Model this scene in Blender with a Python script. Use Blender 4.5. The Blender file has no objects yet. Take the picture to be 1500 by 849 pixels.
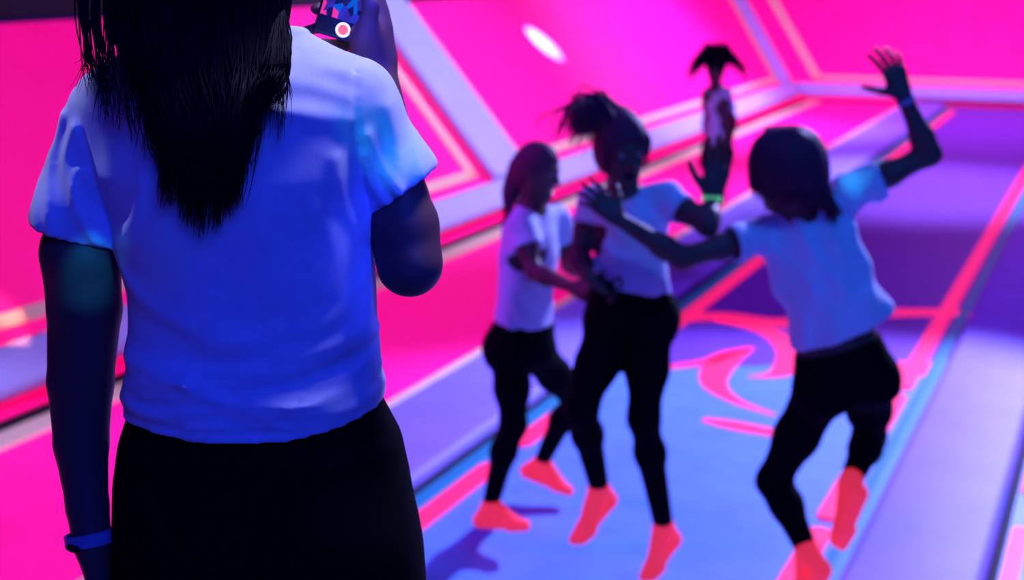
import bpy, bmesh, math, random
import numpy as np
from mathutils import Vector, Matrix
random.seed(4); rng = np.random.default_rng(7)
C = bpy.context.scene.collection
V = lambda *a: np.array(a, float)
def unit(v):
    v = np.asarray(v, float); return v / (np.linalg.norm(v) + 1e-12)

# ------------------------------------------------------------------ camera
FPX = 1500 * 50 / 36; PITCH = math.atan(479.5 / FPX); CAM_H = 2.3
cam_d = bpy.data.cameras.new('camera'); cam = bpy.data.objects.new('camera', cam_d); C.objects.link(cam)
cam_d.lens = 50; cam_d.sensor_width = 36; cam_d.clip_start = .05
cam.location = (0, 0, CAM_H); cam.rotation_euler = (math.pi / 2 - PITCH, 0, 0)
cam_d.dof.use_dof = True; cam_d.dof.focus_distance = 1.58; cam_d.dof.aperture_fstop = 4.2
bpy.context.scene.camera = cam
_O = V(0, 0, CAM_H); _F = V(0, math.cos(PITCH), -math.sin(PITCH)); _U = V(0, math.sin(PITCH), math.cos(PITCH)); _R = V(1, 0, 0)
def ray(px, py): return _F * FPX + _R * (px - 750) + _U * (424.5 - py)
def G(px, py, z=0.):                    # measured point on a level plane
    r = ray(px, py); return _O + r * ((z - CAM_H) / r[2])
def PY(px, py, Y):                      # measured point at a distance Y in front of the camera stand
    r = ray(px, py); return _O + r * (Y / r[1])

# lane frame: s = to the right across the lanes, u = along the lanes
TH = math.atan2(930, FPX / math.cos(PITCH))
dU = V(math.sin(TH), math.cos(TH), 0); dS = V(math.cos(TH), -math.sin(TH), 0); dZ = V(0, 0, 1)
def L(s, u, z=0.): return dS * s + dU * u + dZ * z
LANE = Matrix(((dS[0], dU[0], 0, 0), (dS[1], dU[1], 0, 0), (0, 0, 1, 0), (0, 0, 0, 1)))

# ------------------------------------------------------------------ materials
MATS = {}
def mat(name, col, rough=.6, emit=None, estr=0., spec=.3, sheen=0., noise=0., nscale=40., bump=0., bscale=300., nmap=None, trans=0.):
    m = bpy.data.materials.new(name); m.use_nodes = True; nt = m.node_tree; b = nt.nodes['Principled BSDF']
    b.inputs['Base Color'].default_value = (*col, 1); b.inputs['Roughness'].default_value = rough
    b.inputs['Specular IOR Level'].default_value = spec
    if sheen: b.inputs['Sheen Weight'].default_value = sheen
    if emit: b.inputs['Emission Color'].default_value = (*emit, 1); b.inputs['Emission Strength'].default_value = estr
    tc = nt.nodes.new('ShaderNodeTexCoord')
    if noise:
        n = nt.nodes.new('ShaderNodeTexNoise'); n.inputs['Scale'].default_value = nscale; n.inputs['Detail'].default_value = 4
        nt.links.new(tc.outputs['Object'], n.inputs['Vector'])
        r = nt.nodes.new('ShaderNodeValToRGB'); r.color_ramp.elements[0].position = .3; r.color_ramp.elements[1].position = .7
        r.color_ramp.elements[0].color = (*[c * (1 - noise) for c in col], 1); r.color_ramp.elements[1].color = (*[min(1, c * (1 + noise)) for c in col], 1)
        nt.links.new(n.outputs['Fac'], r.inputs['Fac']); nt.links.new(r.outputs['Color'], b.inputs['Base Color'])
    if bump:
        n = nt.nodes.new('ShaderNodeTexNoise'); n.inputs['Scale'].default_value = bscale; n.inputs['Detail'].default_value = 3
        nt.links.new(tc.outputs['Object'], n.inputs['Vector'])
        bp = nt.nodes.new('ShaderNodeBump'); bp.inputs['Strength'].default_value = bump; bp.inputs['Distance'].default_value = .002
        nt.links.new(n.outputs['Fac'], bp.inputs['Height']); nt.links.new(bp.outputs['Normal'], b.inputs['Normal'])
    MATS[name] = m; return m
# fluorescent fabrics glow under the black light of the hall, so they carry a little emission of their own
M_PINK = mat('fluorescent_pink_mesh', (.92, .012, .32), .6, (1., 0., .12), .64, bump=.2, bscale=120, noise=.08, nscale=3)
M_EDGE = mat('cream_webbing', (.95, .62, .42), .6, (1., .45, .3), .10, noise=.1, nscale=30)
M_PAD = mat('lavender_vinyl', (.34, .26, .95), .6, noise=.06, nscale=4, spec=.4)
M_BAR = mat('lit_lavender_vinyl', (.60, .60, .98), .5, noise=.05, nscale=4, spec=.4)  # same vinyl as the floor pads, lightened to look more strongly lit
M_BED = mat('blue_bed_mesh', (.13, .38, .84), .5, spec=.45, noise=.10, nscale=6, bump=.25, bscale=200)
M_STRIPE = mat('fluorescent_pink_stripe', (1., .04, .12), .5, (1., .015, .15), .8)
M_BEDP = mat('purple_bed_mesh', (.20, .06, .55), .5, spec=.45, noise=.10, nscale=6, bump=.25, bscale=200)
M_CYAN = mat('cyan_stripe', (.02, .30, .45), .5, (0., .35, .6), .07)
M_DARK = mat('dark_paint', (.02, .018, .03), .8, noise=.2, nscale=5)
M_SEAM = mat('black_gap', (.006, .005, .012), .8)
M_FLOOR = mat('floor_slab', (.03, .03, .05), .7, noise=.2, nscale=8)
M_SHIRT = mat('white_cotton', (.60, .66, .92), .85, spec=.1, sheen=.15, noise=.05, nscale=60, bump=.10, bscale=450)
M_SHIRT2 = mat('white_cotton_dancers', (.60, .64, .92), .85, spec=.1, noise=.05, nscale=40)
M_LEG = mat('black_leggings', (.003, .003, .006), .85, spec=.04, bump=.2, bscale=400)
M_SKIN = mat('skin', (.11, .05, .06), .5, spec=.2, noise=.06, nscale=20)
M_LIP = mat('lips', (.20, .04, .06), .4)
M_MOUTH = mat('open_mouth', (.012, .004, .008), .6)
M_HAIR = mat('dark_hair', (.006, .004, .010), .5, spec=.06)
M_HAIR2 = mat('dark_brown_hair', (.11, .022, .065), .6, spec=.12)
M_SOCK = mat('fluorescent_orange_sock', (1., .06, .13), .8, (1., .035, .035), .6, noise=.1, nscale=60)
M_BAND = mat('pale_wristband', (.22, .22, .5), .4, noise=.05)
M_BANDG = mat('green_wristband', (.3, .9, .3), .4, (.2, .9, .25), .3)
M_EYE = mat('eye_white', (.25, .25, .3), .3)
M_CASE = mat('phone_case', (.01, .012, .03), .35, spec=.5)

def link(name, me, parent=None, m=None, smooth=False):
    o = bpy.data.objects.new(name, me); C.objects.link(o)
    if m is not None:
        for x in (m if isinstance(m, (list, tuple)) else [m]): me.materials.append(x)
    if smooth: me.polygons.foreach_set('use_smooth', np.ones(len(me.polygons), bool))
    if parent is not None:
        o.parent = parent; o.matrix_parent_inverse = Matrix.Identity(4)
        o.matrix_basis = parent_world(parent).inverted() if not o.get('_local') else Matrix.Identity(4)
    return o
PW = {}
def parent_world(p): return PW.get(p.name, Matrix.Identity(4))
def thing(name, label, cat, mw=None, group=None):
    o = bpy.data.objects.new(name, None); C.objects.link(o); o.empty_display_size = .1
    mw = mw or Matrix.Identity(4); o.matrix_basis = mw; PW[o.name] = mw
    o['label'] = label; o['category'] = cat
    if group: o['group'] = group
    return o
def rounded_box(name, m, lo, hi, bev, mw, parent=None, seg=4):
    """box lo..hi in the frame mw, edges rounded"""
    bm = bmesh.new(); bmesh.ops.create_cube(bm, size=1)
    for v in bm.verts: v.co = Vector([lo[i] + (v.co[i] + .5) * (hi[i] - lo[i]) for i in range(3)])
    if bev: bmesh.ops.bevel(bm, geom=bm.edges[:], offset=bev, segments=seg, affect='EDGES', profile=.5)
    me = bpy.data.meshes.new(name); bm.to_mesh(me); bm.free()
    me.materials.append(m)
    if bev: me.polygons.foreach_set('use_smooth', np.ones(len(me.polygons), bool))
    o = bpy.data.objects.new(name, me); C.objects.link(o)
    if parent is not None:
        o.parent = parent; o.matrix_basis = parent_world(parent).inverted() @ mw
    else: o.matrix_basis = mw
    return o
def structure(o): o['kind'] = 'structure'; return o

# ------------------------------------------------------------------ room shell and trampolines
U1 = 24.6                        # where the far wall stands
structure(rounded_box('floor', M_FLOOR, (-9, -4, -.35), (7, U1 + 4, -.12), 0, LANE))
structure(rounded_box('ceiling', M_DARK, (-11, -4, 6.0), (7, U1 + 4, 6.1), 0, LANE))
structure(rounded_box('wall_right', M_DARK, (6.9, -4, -.12), (7, U1 + 4, 6), 0, LANE))

S_BASE, KW = -5.33, .85          # base line of the slanted left wall; it leans out by KW per metre of height
hyp = math.hypot(1, KW)
def wall_frame(origin, along, out):      # x along the base, y up the slope, z out of the wall into the hall
    y = unit(out * KW + dZ); x = unit(along); z = np.cross(x, y)
    return Matrix(((x[0], y[0], z[0], origin[0]), (x[1], y[1], z[1], origin[1]), (x[2], y[2], z[2], origin[2]), (0, 0, 0, 1)))
WL = wall_frame(L(S_BASE, 0), dU, -dS)          # left wall: x = u
WF = wall_frame(L(0, U1), dS, dU)               # far wall: x = s
TOP = 2.52                                      # slope length of the trampoline walls
def on_wall(W, px, py):
    Wi = np.array(W.inverted()); o = Wi[:3, :3] @ _O + Wi[:3, 3]; r = Wi[:3, :3] @ ray(px, py)
    t = -o[2] / r[2]; return o + r * t
for q in ((60, 30), (560, 0), (755, 265), (1080, 0), (1165, 135), (795, 58), (630, 280), (700, 258), (1170, 120)): print('WL', q, on_wall(WL, *q).round(2))
for q in ((1165, 135), (1180, 120), (1500, 128), (1400, 0)): print('WF', q, on_wall(WF, *q).round(2))

def prism(name, m, pts, z0, z1, mw, parent=None, bev=0.):
    """polygon pts (x,y) in frame mw, between local heights z0 and z1"""
    bm = bmesh.new()
    a = [bm.verts.new((x, y, z0)) for x, y in pts]; b = [bm.verts.new((x, y, z1)) for x, y in pts]
    bm.faces.new(a[::-1]); bm.faces.new(b); k = len(pts)
    for i in range(k): bm.faces.new((a[i], a[(i + 1) % k], b[(i + 1) % k], b[i]))
    if bev: bmesh.ops.bevel(bm, geom=bm.edges[:], offset=bev, segments=4, affect='EDGES', profile=.5)
    bmesh.ops.recalc_face_normals(bm, faces=bm.faces[:])
    me = bpy.data.meshes.new(name); bm.to_mesh(me); bm.free(); me.materials.append(m)
    if bev: me.polygons.foreach_set('use_smooth', np.ones(len(me.polygons), bool))
    o = bpy.data.objects.new(name, me); C.objects.link(o)
    if parent is not None:
        o.parent = parent; o.matrix_basis = parent_world(parent).inverted() @ mw
    else: o.matrix_basis = mw
    return o

# hip line where left and far wall meet: in wall coordinates x grows by KW*y/hyp
hipL = lambda y: U1 + KW * y / hyp
hipF = lambda y: S_BASE - KW * y / hyp
structure(prism('wall_left', M_DARK, [(-1, -.05), (hipL(0), -.05), (hipL(TOP), TOP), (-1, TOP)], -.35, -.10, WL))
structure(prism('wall_back', M_DARK, [(hipF(0), -.05), (7, -.05), (7, TOP), (hipF(TOP), TOP)], -.35, -.10, WF))
zt = TOP / hyp; st = S_BASE - KW * zt; ut = U1 + KW * zt
structure(rounded_box('trim_1', M_DARK, (st - .25, -2, zt), (st - .1, ut + .1, 6), 0, LANE))
structure(rounded_box('trim_2', M_DARK, (st - .25, ut + .1, zt), (7, ut + .25, 6), 0, LANE))

def wall_tramp(W, x0b, x1b, x0t, x1t, label, e0=True, e1=True):
    """bed stretched in the wall between two padded bars; base from x0b to x1b, top from x0t to x1t"""
    t = thing('slanted_trampoline', label, 'trampoline', W)
    y0, y1 = .0, TOP
    X = lambda side, y, off: ((x0b + (x0t - x0b) * y / TOP) + off) if side == 0 else ((x1b + (x1t - x1b) * y / TOP) - off)
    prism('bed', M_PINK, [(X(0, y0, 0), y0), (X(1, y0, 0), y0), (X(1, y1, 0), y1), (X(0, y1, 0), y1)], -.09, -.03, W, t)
    ya, w, o = .44, .085, .50
    def strip(pts): prism('edge_strip', M_EDGE, pts, -.04, -.012, W, t)
    strip([(X(0, ya, o), ya), (X(1, ya, o), ya), (X(1, ya + w, o), ya + w), (X(0, ya + w, o), ya + w)])
    yb = TOP - .02
    if e0: strip([(X(0, ya, o), ya), (X(0, ya, o + .15), ya), (X(0, yb, o + .15), yb), (X(0, yb, o), yb)])
    if e1: strip([(X(1, ya, o + .15), ya), (X(1, ya, o), ya), (X(1, yb, o), yb), (X(1, yb, o + .15), yb)])
    return t
B1b, B1t = 12.62, 12.68        # second diagonal bar (base, top) along the left wall
B0b, B0t = 3.6, 4.2
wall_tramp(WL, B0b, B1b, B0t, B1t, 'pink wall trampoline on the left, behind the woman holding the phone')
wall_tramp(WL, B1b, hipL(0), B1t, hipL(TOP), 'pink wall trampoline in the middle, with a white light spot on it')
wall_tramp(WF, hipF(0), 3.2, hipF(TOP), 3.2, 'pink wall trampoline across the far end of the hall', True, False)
def pad(name, m, W, pts, z0, z1, bev, label, cat='pad', group=None):
    o = prism(name, m, pts, z0, z1, W, None, bev); o['label'] = label; o['category'] = cat
    if group: o['group'] = group
    return o
def bar(W, xb, xt, y0, y1, hw, label, shift=0):
    return pad('padded_bar', M_BAR, W, [(xb - hw, y0), (xb + hw, y0), (xt + hw, y1), (xt - hw, y1)], -.01, .10, .05, label)
xat = lambda b, t, y: b + (t - b) * y / TOP
bar(WL, xat(B1b, B1t, .33), B1t, .33, TOP, .39, 'slanting lavender padded bar left of the three dancers, between two pink wall trampolines')
bar(WL, xat(B0b, B0t, .33), B0t, .33, TOP, .28, 'lavender padded bar at the near end of the left wall')
bar(WL, hipL(.33) - .31, hipL(TOP) - .31, .33, TOP, .30, 'lavender padded bar standing in the far corner between two pink walls')
pad('base_pad', M_BAR, WL, [(0, .02), (hipL(.02) - .1, .02), (hipL(.31) - .1, .31), (0, .31)], -.01, .14, .06, 'long lavender pad along the foot of the left pink wall')
pad('base_pad', M_BAR, WF, [(hipF(.02) + .1, .02), (6, .02), (6, .28), (hipF(.28) + .1, .28)], -.01, .14, .06, 'lavender pad along the foot of the far pink wall')

# pink lane (level bed at the foot of the left wall)
S_PO, S_PI = -3.42, -2.80        # left pad from outer to inner edge
t = thing('floor_trampoline', 'flat pink trampoline lane along the foot of the left wall', 'trampoline', LANE)
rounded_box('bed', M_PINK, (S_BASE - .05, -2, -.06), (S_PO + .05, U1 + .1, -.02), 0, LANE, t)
rounded_box('edge_strip', M_EDGE, (S_BASE + .24, -2, -.03), (S_BASE + .42, U1 - .1, -.005), 0, LANE, t)
rounded_box('edge_strip', M_EDGE, (S_PO - .06, -2, -.02), (S_PO + .005, U1 - .3, .045), .015, LANE, t)
rounded_box('seam', M_SEAM, (S_BASE + .10, -2, -.02), (S_BASE + .24, U1 - .1, -.012), 0, LANE, t)
pad('floor_pad', M_PAD, LANE, [(S_PO, -2), (S_PI, -2), (S_PI, U1 - .35), (S_PO, U1 - .35)], -.10, .06, .05, 'long lavender floor pad between the pink lane and the blue trampoline')
pad('floor_pad', M_PAD, LANE, [(-.86, -2), (-.35, -2), (-.35, U1 - .35), (-.86, U1 - .35)], -.10, .06, .05, 'lavender floor pad right of the blue trampoline, under the right edge of the photo')

# blue lane
t = thing('blue_trampoline', 'blue floor trampoline with pink swirls, under the dancers', 'trampoline', LANE)
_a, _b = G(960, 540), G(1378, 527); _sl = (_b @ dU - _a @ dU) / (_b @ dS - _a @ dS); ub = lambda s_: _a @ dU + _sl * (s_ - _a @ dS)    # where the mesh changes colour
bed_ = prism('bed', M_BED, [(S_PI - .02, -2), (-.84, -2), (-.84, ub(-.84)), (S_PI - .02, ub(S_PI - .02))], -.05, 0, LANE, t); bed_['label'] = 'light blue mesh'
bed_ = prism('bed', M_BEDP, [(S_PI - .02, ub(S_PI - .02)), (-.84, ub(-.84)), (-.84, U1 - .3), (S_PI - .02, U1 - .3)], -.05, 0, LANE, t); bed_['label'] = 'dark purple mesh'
rounded_box('seam', M_SEAM, (S_PI, -2, 0), (S_PI + .045, U1 - .5, .004), 0, LANE, t)
rounded_box('cyan_edge', M_CYAN, (S_PI + .05, -2, 0), (S_PI + .13, U1 - .5, .012), .005, LANE, t)
rounded_box('cyan_edge', M_CYAN, (-.95, -2, 0), (-.88, U1 - .5, .012), .005, LANE, t)
def stripe(s, u0, u1, w=.045):
    pts = []
    for k in range(9):
        a = math.pi * k / 8; pts.append((s + w * math.cos(a), u1 + w * math.sin(a)))
    for k in range(9):
        a = math.pi + math.pi * k / 8; pts.append((s + w * math.cos(a), u0 + w * math.sin(a)))
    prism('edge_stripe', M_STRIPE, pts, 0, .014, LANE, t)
for s, u0, u1 in ((-2.60, 2.2, 5.72), (-2.60, 6.1, 6.62), (-2.60, 8.6, 12.2), (-2.60, 12.6, 23.4), (-1.03, 2.2, 5.55), (-1.03, 5.75, 6.5), (-1.03, 6.8, 7.6), (-1.03, 7.8, 23.4)):
    stripe(s, u0, u1, .05)
def ribbon(pts, ws, name='pink_swirl', m=None):
    """flat pink curve on the bed: pixel-measured centre points, half widths in metres across"""
    P = np.array([G(*p, .0) for p in pts]); P = np.stack([P @ dS, P @ dU], 1)
    n = 14 * len(pts); tt = np.linspace(0, len(pts) - 1, n)
    def cr(A):
        out = []
        for x in tt:
            i = min(int(x), len(A) - 2); fr = x - i
            p0, p1, p2, p3 = A[max(i - 1, 0)], A[i], A[i + 1], A[min(i + 2, len(A) - 1)]
            out.append(.5 * (2 * p1 + (p2 - p0) * fr + (2 * p0 - 5 * p1 + 4 * p2 - p3) * fr ** 2 + (3 * p1 - p0 - 3 * p2 + p3) * fr ** 3))
        return np.array(out)
    c = cr(P); w = np.maximum(cr(np.array(ws, float)) * .76, .004); tg = np.gradient(c, axis=0); tg /= np.linalg.norm(tg, axis=1)[:, None] + 1e-9
    nn = np.stack([-tg[:, 1], tg[:, 0]], 1)
    a = c + nn * w[:, None]; b = c - nn * w[:, None]
    bm = bmesh.new(); va = [bm.verts.new((*q, .003)) for q in a]; vb = [bm.verts.new((*q, .003)) for q in b]
    for i in range(n - 1): bm.faces.new((va[i], va[i + 1], vb[i + 1], vb[i]))
    bmesh.ops.recalc_face_normals(bm, faces=bm.faces[:])
    ex = bmesh.ops.extrude_face_region(bm, geom=bm.faces[:])
    for v in [g for g in ex['geom'] if isinstance(g, bmesh.types.BMVert)]: v.co.z = .001
    bmesh.ops.recalc_face_normals(bm, faces=bm.faces[:])
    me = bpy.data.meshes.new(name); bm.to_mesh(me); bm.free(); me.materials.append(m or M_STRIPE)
    o = bpy.data.objects.new(name, me); C.objects.link(o); o.parent = t; o.matrix_basis = Matrix.Identity(4)
ribbon([(985, 466), (1060, 464), (1150, 473), (1290, 459), (1418, 458)], [.13, .15, .16, .15, .12])
ribbon([(1050, 468), (1122, 485), (1158, 512), (1145, 545), (1095, 552)], [.03, .10, .12, .09, .01])
ribbon([(960, 540), (1032, 530), (1070, 517), (1105, 509)], [.05, .06, .07, .01])
ribbon([(1100, 511), (1060, 530), (1045, 560), (1075, 586), (1135, 608)], [.03, .12, .10, .05, .02])
ribbon([(1030, 614), (1080, 624), (1165, 640)], [.04, .085, .06])
ribbon([(1318, 530), (1345, 545), (1378, 527)], [.05, .10, .03])
ribbon([(905, 533), (912, 530), (919, 528)], [.05, .07, .05])

# next lane on the right, only its edge shows
t = thing('blue_trampoline', 'blue trampoline lane at the right edge, only its pink stripe in view', 'trampoline', LANE)
rounded_box('bed', M_BED, (-.345, -2, -.05), (2.2, U1 - .3, 0), 0, LANE, t)
stripe(-.272, 2.2, 5.9, .03); stripe(-.272, 6.4, 23.4, .03)
rounded_box('seam', M_SEAM, (-.345, -2, 0), (-.315, U1 - .5, .004), 0, LANE, t)
# viewing platform the photographer and the woman with the phone stand on
PLAT = .78
p_ = rounded_box('viewing_platform', M_FLOOR, (-2.4, -1.6, -.12), (2.4, 2.05, PLAT), .02, Matrix.Identity(4)); p_['kind'] = 'structure'
# ------------------------------------------------------------------ modelling kit: smooth volumes -> one skin mesh
def smin(a, b, k):
    if k <= 0: return np.minimum(a, b)
    h = np.maximum(k - np.abs(a - b), 0) / k
    return np.minimum(a, b) - h * h * k * .25
def cone(a, b, ra, rb=None):
    a = np.asarray(a, float); b = np.asarray(b, float); rb = ra if rb is None else rb; ab = b - a; l2 = ab @ ab + 1e-12
    def fn(X, Y, Z):
        x, y, z = X - a[0], Y - a[1], Z - a[2]
        t = np.clip((x * ab[0] + y * ab[1] + z * ab[2]) / l2, 0, 1)
        return np.sqrt((x - t * ab[0]) ** 2 + (y - t * ab[1]) ** 2 + (z - t * ab[2]) ** 2) - (ra + (rb - ra) * t)
    r = max(ra, rb); return np.minimum(a, b) - r, np.maximum(a, b) + r, fn
def ball(c, r): return cone(c, np.asarray(c, float) + 1e-4, r)
def ell(c, r, axes=None):
    c = np.asarray(c, float); r = np.asarray(r, float); M = np.eye(3) if axes is None else np.array([unit(q) for q in axes])
    def fn(X, Y, Z):
        q = [(M[i, 0] * (X - c[0]) + M[i, 1] * (Y - c[1]) + M[i, 2] * (Z - c[2])) for i in range(3)]
        k0 = np.sqrt(sum((q[i] / r[i]) ** 2 for i in range(3))); k1 = np.sqrt(sum((q[i] / r[i] ** 2) ** 2 for i in range(3))) + 1e-9
        return k0 * (k0 - 1) / k1
    m = r.max(); return c - m, c + m, fn
def loft(p0, p1, lat0, lat1, rows, grow=0., pw=2.0):
    """column p0->p1; rows (t, half width, half depth, side offset, depth offset); lat0/lat1 sideways directions at its ends"""
    p0 = np.asarray(p0, float); p1 = np.asarray(p1, float); Ln = np.linalg.norm(p1 - p0); ax = (p1 - p0) / Ln
    rows = np.array([list(r) + [0] * (5 - len(r)) for r in rows], float)
    l0 = unit(lat0 - ax * (lat0 @ ax)); l1 = unit(lat1 - ax * (lat1 @ ax))
    t0, t1 = rows[0, 0], rows[-1, 0]
    def fn(X, Y, Z):
        x, y, z = X - p0[0], Y - p0[1], Z - p0[2]
        t = (x * ax[0] + y * ax[1] + z * ax[2]) / Ln; tc = np.clip(t, t0, t1)
        w = np.clip(tc, 0, 1); lx, ly, lz = [(l0[i] + (l1[i] - l0[i]) * w) for i in range(3)]
        fx, fy, fz = ly * ax[2] - lz * ax[1], lz * ax[0] - lx * ax[2], lx * ax[1] - ly * ax[0]
        a, b, ox, oy = [np.interp(tc.ravel(), rows[:, 0], rows[:, i]).reshape(tc.shape) for i in (1, 2, 3, 4)]
        a = a + grow; b = b + grow
        q = x * lx + y * ly + z * lz - ox; s = x * fx + y * fy + z * fz - oy
        k0 = ((np.abs(q) / a) ** pw + (np.abs(s) / b) ** pw) ** (1 / pw); k1 = np.sqrt((q / a ** 2) ** 2 + (s / b ** 2) ** 2) + 1e-9
        d = k0 * (k0 - 1) / k1
        return np.where(np.abs(t - tc) > 0, np.maximum(d, np.abs(t - tc) * Ln), d)
    m = max((rows[:, 1] + np.abs(rows[:, 3])).max(), (rows[:, 2] + np.abs(rows[:, 4])).max()) + grow
    e0, e1 = p0 + ax * Ln * t0, p0 + ax * Ln * t1
    return np.minimum(e0, e1) - m, np.maximum(e0, e1) + m, fn
class Vol:
    def __init__(s, lo, hi, h):
        s.h = h; s.lo = np.asarray(lo, float); s.n = np.ceil((np.asarray(hi, float) - s.lo) / h).astype(int) + 1
        s.F = np.full(s.n, .25, np.float32); s.ax = [(s.lo[i] + h * np.arange(s.n[i])).astype(np.float32) for i in range(3)]
    @classmethod
    def around(c, prims, h, pad=.03):
        return c(np.min([p[0] for p in prims], 0) - pad, np.max([p[1] for p in prims], 0) + pad, h)
    def _sl(s, p, m):
        i0 = np.maximum(np.floor((p[0] - m - s.lo) / s.h).astype(int), 0); i1 = np.minimum(np.ceil((p[1] + m - s.lo) / s.h).astype(int) + 1, s.n)
        if (i1 <= i0).any(): return None
        sl = tuple(slice(a, b) for a, b in zip(i0, i1)); return sl, np.ix_(*[s.ax[i][sl[i]] for i in range(3)])
    def add(s, p, k=.02):
        q = s._sl(p, k + 3 * s.h)
        if q: s.F[q[0]] = smin(s.F[q[0]], p[2](*q[1]), k)
        return s
    def sub(s, p, k=.01):
        q = s._sl(p, k + 3 * s.h)
        if q: s.F[q[0]] = -smin(-s.F[q[0]], p[2](*q[1]), k)
        return s
    def adds(s, ps, k=.02):
        for p in ps: s.add(p, k)
        return s
    def grid(s): return np.ix_(*s.ax)
    def cut(s, pt, nrm):                    # keeps the side the normal points away from
        X, Y, Z = s.grid(); nrm = unit(nrm); pt = np.asarray(pt, float)
        s.F = np.maximum(s.F, (X - pt[0]) * nrm[0] + (Y - pt[1]) * nrm[1] + (Z - pt[2]) * nrm[2]).astype(np.float32); return s
    def shell(s, th): s.F = np.maximum(s.F, -(s.F + th)); return s
    def mesh(s, name, smooth=2, relax=.5):
        F = s.F; S = F < 0; nx, ny, nz = F.shape
        cnt = np.zeros((nx - 1, ny - 1, nz - 1), np.int8); cor = [(i, j, k) for i in (0, 1) for j in (0, 1) for k in (0, 1)]
        for i, j, k in cor: cnt += S[i:nx - 1 + i, j:ny - 1 + j, k:nz - 1 + k]
        ix = np.argwhere((cnt > 0) & (cnt < 8)); idm = np.full(cnt.shape, -1, np.int32); idm[tuple(ix.T)] = np.arange(len(ix))
        f8 = {c: F[ix[:, 0] + c[0], ix[:, 1] + c[1], ix[:, 2] + c[2]] for c in cor}
        acc = np.zeros((len(ix), 3)); num = np.zeros(len(ix))
        for c in cor:
            for a in range(3):
                if c[a] == 0:
                    e = list(c); e[a] = 1; fa, fb = f8[c], f8[tuple(e)]; m = (fa < 0) != (fb < 0)
                    t = np.where(m, fa / np.where(m, fa - fb, 1), 0); q = np.tile(np.array(c, float), (len(ix), 1)); q[:, a] = t
                    acc[m] += q[m]; num += m
        P = s.lo + s.h * (ix + acc / num[:, None]); Q = []
        for a in range(3):
            b, c = (a + 1) % 3, (a + 2) % 3
            sl0 = [slice(1, n - 1) for n in F.shape]; sl1 = list(sl0); sl0[a] = slice(0, F.shape[a] - 1); sl1[a] = slice(1, F.shape[a])
            s0, s1 = S[tuple(sl0)], S[tuple(sl1)]; e = np.argwhere(s0 != s1); ins = s0[tuple(e.T)]
            off = np.array([1, 1, 1]); off[a] = 0; e = e + off
            def cid(db, dc):
                w = e.copy(); w[:, b] += db; w[:, c] += dc; return idm[tuple(w.T)]
            q = np.stack([cid(-1, -1), cid(0, -1), cid(0, 0), cid(-1, 0)], 1); q[~ins] = q[~ins][:, ::-1]; Q.append(q)
        Q = np.concatenate(Q); Q = Q[(Q >= 0).all(1)]
        for _ in range(smooth):
            sm = np.zeros_like(P); nn = np.zeros(len(P))
            for a, b in ((0, 1), (1, 2), (2, 3), (3, 0)):
                for u, v in ((a, b), (b, a)):
                    for ax_ in range(3): sm[:, ax_] += np.bincount(Q[:, u], P[Q[:, v], ax_], len(P))
                    nn += np.bincount(Q[:, u], minlength=len(P))
            P = P + relax * (sm / np.maximum(nn, 1)[:, None] - P)
        me = bpy.data.meshes.new(name); me.vertices.add(len(P)); me.vertices.foreach_set('co', P.ravel().astype(np.float32))
        me.loops.add(Q.size); me.loops.foreach_set('vertex_index', Q.ravel().astype(np.int32))
        me.polygons.add(len(Q)); me.polygons.foreach_set('loop_start', np.arange(0, Q.size, 4, dtype=np.int32)); me.polygons.foreach_set('loop_total', np.full(len(Q), 4, np.int32))
        me.update(calc_edges=True); me.polygons.foreach_set('use_smooth', np.ones(len(Q), bool)); s.P, s.Q = P, Q
        return me
def put(name, me, parent, mats):
    for m in (mats if isinstance(mats, (list, tuple)) else [mats]): me.materials.append(m)
    o = bpy.data.objects.new(name, me); C.objects.link(o); o.parent = parent; o.matrix_basis = parent_world(parent).inverted(); return o
def paint(vol, me, spots):
    """material index of the faces inside each spot (centre, radius, index)"""
    c = vol.P[vol.Q].mean(1); mi = np.zeros(len(vol.Q), np.int32)
    for p, r, i in spots: mi[np.linalg.norm((c - p) / r, axis=1) < 1] = i
    me.polygons.foreach_set('material_index', mi)
def tubes(name, lines, parent, m, seg=5, flat=1.):
    """strands: list of (points Nx3, radius at the root, radius at the tip) as one mesh"""
    vs, fs, b = [], [], 0
    for P, r0, r1 in lines:
        P = np.asarray(P, float); n = len(P); T = np.gradient(P, axis=0); T /= np.linalg.norm(T, axis=1)[:, None] + 1e-9
        ref = V(0, 1, 0) if abs(T[n // 2][1]) < .8 else V(1, 0, 0)
        A = np.cross(T, ref); A /= np.linalg.norm(A, axis=1)[:, None] + 1e-9; B = np.cross(T, A)
        R = np.interp(np.linspace(0, 1, n), [0, .6, 1], [r0, r0 * .8, r1])
        for k in range(seg):
            an = 2 * math.pi * k / seg; vs.append(P + (A * math.cos(an) + B * (math.sin(an) * flat)) * R[:, None])
        for i in range(n - 1):
            for k in range(seg): fs.append((b + k * n + i, b + ((k + 1) % seg) * n + i, b + ((k + 1) % seg) * n + i + 1, b + k * n + i + 1))
        fs.append([b + k * n for k in range(seg)][::-1]); fs.append([b + k * n + n - 1 for k in range(seg)])
        b += seg * n
    me = bpy.data.meshes.new(name); me.from_pydata(np.concatenate(vs).tolist(), [], fs); me.update()
    me.polygons.foreach_set('use_smooth', np.ones(len(me.polygons), bool))
    return put(name, me, parent, m)
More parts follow.
